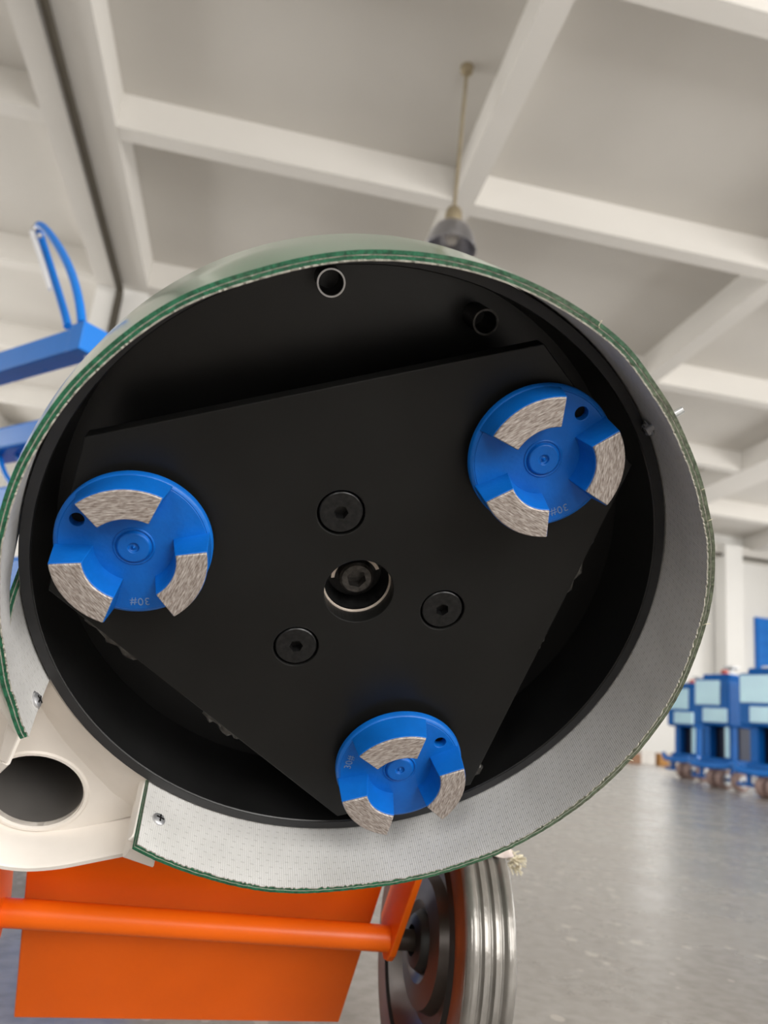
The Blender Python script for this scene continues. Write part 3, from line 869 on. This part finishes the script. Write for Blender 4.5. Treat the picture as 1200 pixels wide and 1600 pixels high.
# wheels
WR = 0.1300
def wheel(s0, sgn):
    """s0: inner side of the tyre on the axle; sgn: direction outwards"""
    z = TD*sgn
    x = Vector((0, 0, 1)).cross(z).normalized(); y = z.cross(x)
    o = axle(s0)
    fm = frame_from(o, x, y, z)
    root = empty_child = D.objects.new('wheel', None)
    link(root, gr, fm)
    w = 0.044
    # tyre tread with three grooves
    pr = [(0.098, 0.002), (0.121, 0.0), (WR-0.003, 0.001), (WR-0.0005, 0.004)]
    for c0 in (0.0125, 0.0220, 0.0315):
        pr += [(WR, c0-0.0036), (WR-0.0005, c0-0.0022), (WR-0.0032, c0-0.0012), (WR-0.0038, c0), (WR-0.0032, c0+0.0012), (WR-0.0005, c0+0.0022)]
    pr += [(WR, w-0.008), (WR-0.0008, w-0.003), (WR-0.004, w-0.001), (0.121, w), (0.098, w-0.002)]
    MB().lathe(pr, 96).build('tyre', 'tyre', root, fm, smooth=60)
    MB().lathe([(0.099, 0.0012), (0.1215, -0.0006), (0.1240, 0.0004), (0.1215, 0.004), (0.099, 0.004)], 72).build('tyre_sidewall', 'tyre_side', root, fm, smooth=40)
    MB().lathe([(0.0995, 0.003), (0.0935, -0.0015), (0.0925, 0.008), (0.0995, 0.012)], 72).build('rim_gap', 'rubber', root, fm, smooth=40)
    MB().lathe([(0.094, 0.006), (0.090, 0.001), (0.082, 0.0035), (0.066, 0.014), (0.058, 0.014), (0.054, 0.004), (0.034, 0.002), (0.026, 0.006), (0.026, 0.038), (0.094, 0.038)], 72).build('wheel_disc', 'wheel_disc', root, fm, smooth=30)
    MB().lathe([(0.026, 0.004), (0.022, -0.002), (0.013, -0.004), (0.0125, 0.038), (0.026, 0.038)], 48).build('hub', 'rubber', root, fm, smooth=40)
    MB().tube([o-z*0.020, o+z*0.040], 0.009, 20).build('axle_stub', 'wheel_disc', root, smooth=50)
    return root
wheel(0.1985, 1); wheel(-0.186, -1)

# cloth scrap on top of the wheel with a frayed end
rag = empty('cloth_scrap', obj_at(772, 1345, 0.70))
tag(rag, 'small frayed pinkish cloth scrap lying on top of the wheel', 'cloth')
wc0 = axle(0.1985)+TD*0.022
mb = MB(); vs = []; fs = []
na, nb = 10, 8
xv = Vector((0, 0, 1)).cross(TD).normalized(); yv = TD.cross(xv)
for i in range(na+1):
    for j in range(nb+1):
        a = R(44+50*i/na); s = 0.000+0.024*j/nb
        rr = WR+0.0028+0.0016*math.sin(i*1.7+j*0.9)
        vs.append(wc0+TD*s+rr*(yv*math.sin(a)-xv*math.cos(a)))
for i in range(na):
    for j in range(nb):
        p = i*(nb+1)+j; fs.append((p, p+1, p+nb+2, p+nb+1))
ro = MB().add(vs, fs).build('cloth', 'rag', rag, smooth=80)
sd = ro.modifiers.new('thick', 'SOLIDIFY'); sd.thickness = 0.002
mb = MB(); rnd = random.Random(3)
c = obj_at(803, 1347, 0.745)
for k in range(46):
    d = Vector((rnd.uniform(-.2, 1), rnd.uniform(-.6, .6), rnd.uniform(-.6, .6))).normalized()
    p = c+Vector((rnd.uniform(-.006, .004), rnd.uniform(-.005, .005), rnd.uniform(-.006, .006)))
    mb.tube([p, p+d*0.006+Vector((0, 0, 0.001)), p+d*0.011*rnd.uniform(.6, 1)], 0.0006, 5)
fr = mb.build('frayed_end', 'thread', rag); fr['kind'] = 'stuff'

# ------------------------------------------------------------------ blue machine behind on the left
# its plane is upright and holds the line of the two cross bars
bR = CAM+Vector((-0.38186, 1.55762, 0.68764)); bL = CAM+Vector((-0.64117, 1.81609, 0.68764))
bx = (bR-bL); bx.z = 0; bx.normalize(); bz = Vector((0, 0, 1)); by = bz.cross(bx)
def onp(px, py, off=0.0):
    d = (obj_at(px, py, 1)-CAM); o = bR+by*off
    s = ((o-CAM).dot(by))/d.dot(by)
    return CAM+d*s
bm_ = empty('blue_machine', (bR.x-0.25*bx.x, bR.y-0.25*bx.y, 0))
tag(bm_, 'blue walk-behind machine with looped handle standing left behind the grinder', 'machine')
def loc(px, py, off=0.0):
    v = onp(px, py, off)-bR
    return v.dot(bx), v.dot(by), v.z
BMX = frame_from(bR, bx, by, bz)
x1 = loc(150, 530)[0]
zt, zb = loc(100, 522)[2], loc(100, 548)[2]
def bar(pa, pb, hh, dd, name):
    """box bar whose front face runs from pixel pa to pb"""
    a, b = loc(*pa), loc(*pb)
    za = (a[2]+b[2])/2
    return MB().box(a[0], b[0], 0.0, dd, za-hh/2, za+hh/2).build(name, 'blue_paint', bm_, BMX, bevel=0.004)
zc_ = loc(148, 518)[2]
cb = MB().box(-1.1, loc(148, 520)[0]-0.045, 0.0, 0.055, zc_-0.028, zc_+0.028).build('cross_bar', 'blue_paint', bm_, BMX, bevel=0.004)
ex = loc(148, 520)[0]-0.045
MB().box(ex-0.045, ex+0.004, -0.004, 0.059, zc_-0.032, zc_+0.034).build('bar_end', 'blue_paint', bm_, BMX, bevel=0.003)
def tubepx(pts, r, name, m='blue_paint', n=12):
    ps = [onp(*p) for p in pts]
    # round the polyline
    for it in range(2):
        q = [ps[0]]
        for a, b in zip(ps, ps[1:]): q += [a.lerp(b, .25), a.lerp(b, .75)]
        ps = q+[ps[-1]]
    return MB().tube(ps, r, n).build(name, m, bm_, smooth=60)
tubepx([(128, 505, .03), (124, 470, .03), (112, 425, .04), (92, 385, .05), (72, 358, .055), (60, 350, .06), (60, 360, .075), (72, 395, .09), (86, 440, .10), (102, 492, .10), (106, 510, .10)], 0.0105, 'loop_handle')
tubepx([(49, 362, .02), (78, 452, .02)], 0.0055, 'brake_lever', 'pale_grey')
for p in ((53, 358, .02), (62, 368, .02)):
    v = onp(*p); s = 0.006
    MB().lathe([(0, s), (s, s*.6), (s*1.1, -s*.6), (0, -s)], 14, closed=False).build('bolt_head', 'steel', bm_, Matrix.Translation(v), smooth=50)
tubepx([(68, 552, .04), (73, 576, .04)], 0.006, 'stub_rod')
tubepx([(140, 540, .05), (152, 600, .05), (165, 700, .05)], 0.008, 'post')
tubepx([(132, 545, .03), (146, 600, .03)], 0.005, 'silver_rod', 'pale_grey')
# lower bar and curved guard
z2 = loc(40, 668)[2]
MB().box(-1.1, loc(110, 640)[0], 0.02, 0.10, z2-0.028, z2+0.028).build('lower_bar', 'blue_paint', bm_, BMX, bevel=0.006)
tubepx([(18, 692, .06), (26, 712, .06), (38, 730, .06)], 0.0045, 'guard_rod')
tubepx([(-2, 700, .05), (4, 735, .05), (20, 760, .05)], 0.006, 'guard_rod')
z3 = loc(5, 775)[2]
MB().box(-1.1, loc(60, 775)[0], 0.02, 0.16, z3-0.034, z3+0.034).build('tray', 'blue_paint', bm_, BMX, bevel=0.008)
# body down to the floor
z4 = loc(10, 860)[2]
zf = -bR.z
MB().box(-0.62, loc(75, 950)[0], 0.04, 0.36, zf+0.09, z4).build('body', 'blue_paint', bm_, BMX, bevel=0.012)
for xx in (-0.55, loc(75, 950)[0]-0.07):
    MB().box(xx-0.02, xx+0.02, 0.17, 0.21, z4-0.01, z3-0.03).build('upright', 'blue_paint', bm_, BMX, bevel=0.004)
    MB().box(xx-0.018, xx+0.018, 0.06, 0.096, z3+0.03, z2-0.02).build('upright', 'blue_paint', bm_, BMX, bevel=0.004)
    MB().box(xx-0.018, xx+0.018, 0.03, 0.066, z2+0.02, zc_-0.02).build('upright', 'blue_paint', bm_, BMX, bevel=0.004) if xx < -0.4 else None
for xx in (-0.50, loc(75, 950)[0]-0.08):
    m = BMX @ Matrix.Translation((xx, 0.2, zf+0.09)) @ Matrix.Rotation(PI/2, 4, 'Y')
    MB().lathe([(0, -0.025), (0.07, -0.025), (0.09, -0.018), (0.09, 0.018), (0.07, 0.025), (0, 0.025)], 32, closed=False).build('wheel', 'rubber', bm_, m, smooth=40)

# ------------------------------------------------------------------ row of blue machines by the right side
def machine(x, y, rz, label, seed):
    rnd = random.Random(seed)
    mm = Matrix.Translation((x, y, 0)) @ Matrix.Rotation(rz, 4, 'Z')
    root = D.objects.new('blue_floor_machine', None)
    link(root, None, mm)
    tag(root, label, 'machine', 'row of blue floor machines')
    # local: front faces -x, length along y
    P = lambda mb, nm, m, **k: mb.build(nm, m, root, mm, **k)
    P(MB().box(-0.26, 0.24, -0.22, 0.22, 0.56, 1.00), 'control_box', 'blue_body', bevel=0.02)
    P(MB().box(-0.20, 0.20, -0.18, 0.18, 1.00, 1.05), 'lid', 'blue_body', bevel=0.02)
    P(MB().box(-0.275, -0.258, -0.13, 0.19, 0.75, 0.98), 'front_panel', 'pale_panel', bevel=0.006)
    P(MB().box(-0.285, -0.258, -0.21, 0.08, 0.59, 0.72), 'lower_panel', 'pale_panel', bevel=0.006)
    P(MB().box(-0.22, 0.22, -0.20, 0.20, 0.20, 0.27), 'base', 'blue_body', bevel=0.02)
    for yy in (-0.15, 0.12):
        P(MB().box(-0.20, -0.12, yy-0.045, yy+0.045, 0.26, 0.57), 'column', 'blue_body', bevel=0.012)
        P(MB().box(0.10, 0.18, yy-0.045, yy+0.045, 0.26, 0.57), 'column', 'blue_body', bevel=0.012)
    P(MB().box(-0.10, 0.08, -0.19, 0.19, 0.26, 0.57), 'gap_shade', 'shade_blue', bevel=0.01)  # dark box added to stand for the shade between the columns
    P(MB().box(-0.215, -0.20, -0.175, -0.125, 0.28, 0.56), 'front_strip', 'pale_panel', bevel=0.004)
    P(MB().lathe([(0, 0.27), (0.095, 0.27), (0.10, 0.30), (0.10, 0.50), (0.08, 0.55), (0, 0.55)], 28, closed=False), 'motor', 'blue_body', smooth=40)
    # curved bumper along the front foot
    pts = [(-0.27, -0.30, 0.24), (-0.30, -0.24, 0.205), (-0.30, 0.0, 0.19), (-0.30, 0.20, 0.20), (-0.26, 0.27, 0.24)]
    P(MB().tube(pts, 0.028, 10), 'bumper', 'blue_paint', smooth=60)
    P(MB().tube([(-0.20, -0.30, 0.085), (-0.20, 0.30, 0.085)], 0.016, 10), 'axle', 'blue_body', smooth=60)
    for yy in (-0.20, 0.18):
        P(MB().box(-0.215, -0.185, yy-0.015, yy+0.015, 0.085, 0.22), 'axle_bracket', 'blue_body')
    for yy in (-0.29, -0.10, 0.01):
        m = mm @ Matrix.Translation((-0.20, yy, 0.085)) @ Matrix.Rotation(PI/2, 4, 'X')
        MB().lathe([(0.02, -0.04), (0.07, -0.04), (0.085, -0.03), (0.085, 0.03), (0.07, 0.04), (0.02, 0.04)], 28).build('roller', 'grind_stone', root, m, smooth=40)
        MB().lathe([(0.018, -0.044), (0.050, -0.044), (0.050, 0.044), (0.018, 0.044)], 24).build('roller_hub', 'grey_metal', root, m, smooth=40)
    # fittings on top
    P(MB().box(-0.12, 0.06, -0.08, 0.10, 1.05, 1.075), 'top_fitting', 'grey_metal', bevel=0.006)
    P(MB().lathe([(0, 1.075), (0.02, 1.075), (0.02, 1.11), (0.07, 1.125), (0.07, 1.14), (0, 1.15)], 20, closed=False), 'knob', 'grey_metal', smooth=40)
    P(MB().box(-0.2, -0.15, -0.12, -0.07, 1.05, 1.09), 'switch', 'red', bevel=0.006)
    return root
rows = [(5.30, 8.30, 'blue floor machine with pale panel farthest in the row, mostly hidden by the skirt'),
        (4.76, 6.90, 'second nearest blue floor machine in the row, standing clear beside the skirt'),
        (4.56, 5.92, 'nearest blue floor machine in the row, cut by the right picture edge')]
for i, (x, y, lab) in enumerate(rows):
    machine(x, y, R(10), lab, i)

# small cartons on the floor far behind
cart = [((6.62, 12.3), 0.24, 0.16, 'card_brown', 'brown carton on the far floor beside the white carton'),
        ((6.95, 12.45), 0.26, 0.22, 'card_white', 'white carton on the far floor between brown and orange cartons'),
        ((7.27, 12.5), 0.16, 0.20, 'card_orange', 'orange carton on the far floor beyond the skirt'),
        ((7.58, 12.4), 0.28, 0.22, 'card_white', 'white carton on the far floor nearest the blue machines')]
for (x, y), w, h, m, lab in cart:
    r = link(D.objects.new('carton', None), None, Matrix.Translation((x, y, 0)))
    tag(r, lab, 'carton', 'cartons on the far floor')
    MB().box(-w/2, w/2, -0.12, 0.12, 0, h).build('box_body', m, r, WM[r.name], bevel=0.006)
    MB().box(-w/2-0.004, w/2+0.004, -0.03, 0.03, h-0.002, h+0.003).build('tape', 'brass', r, WM[r.name])
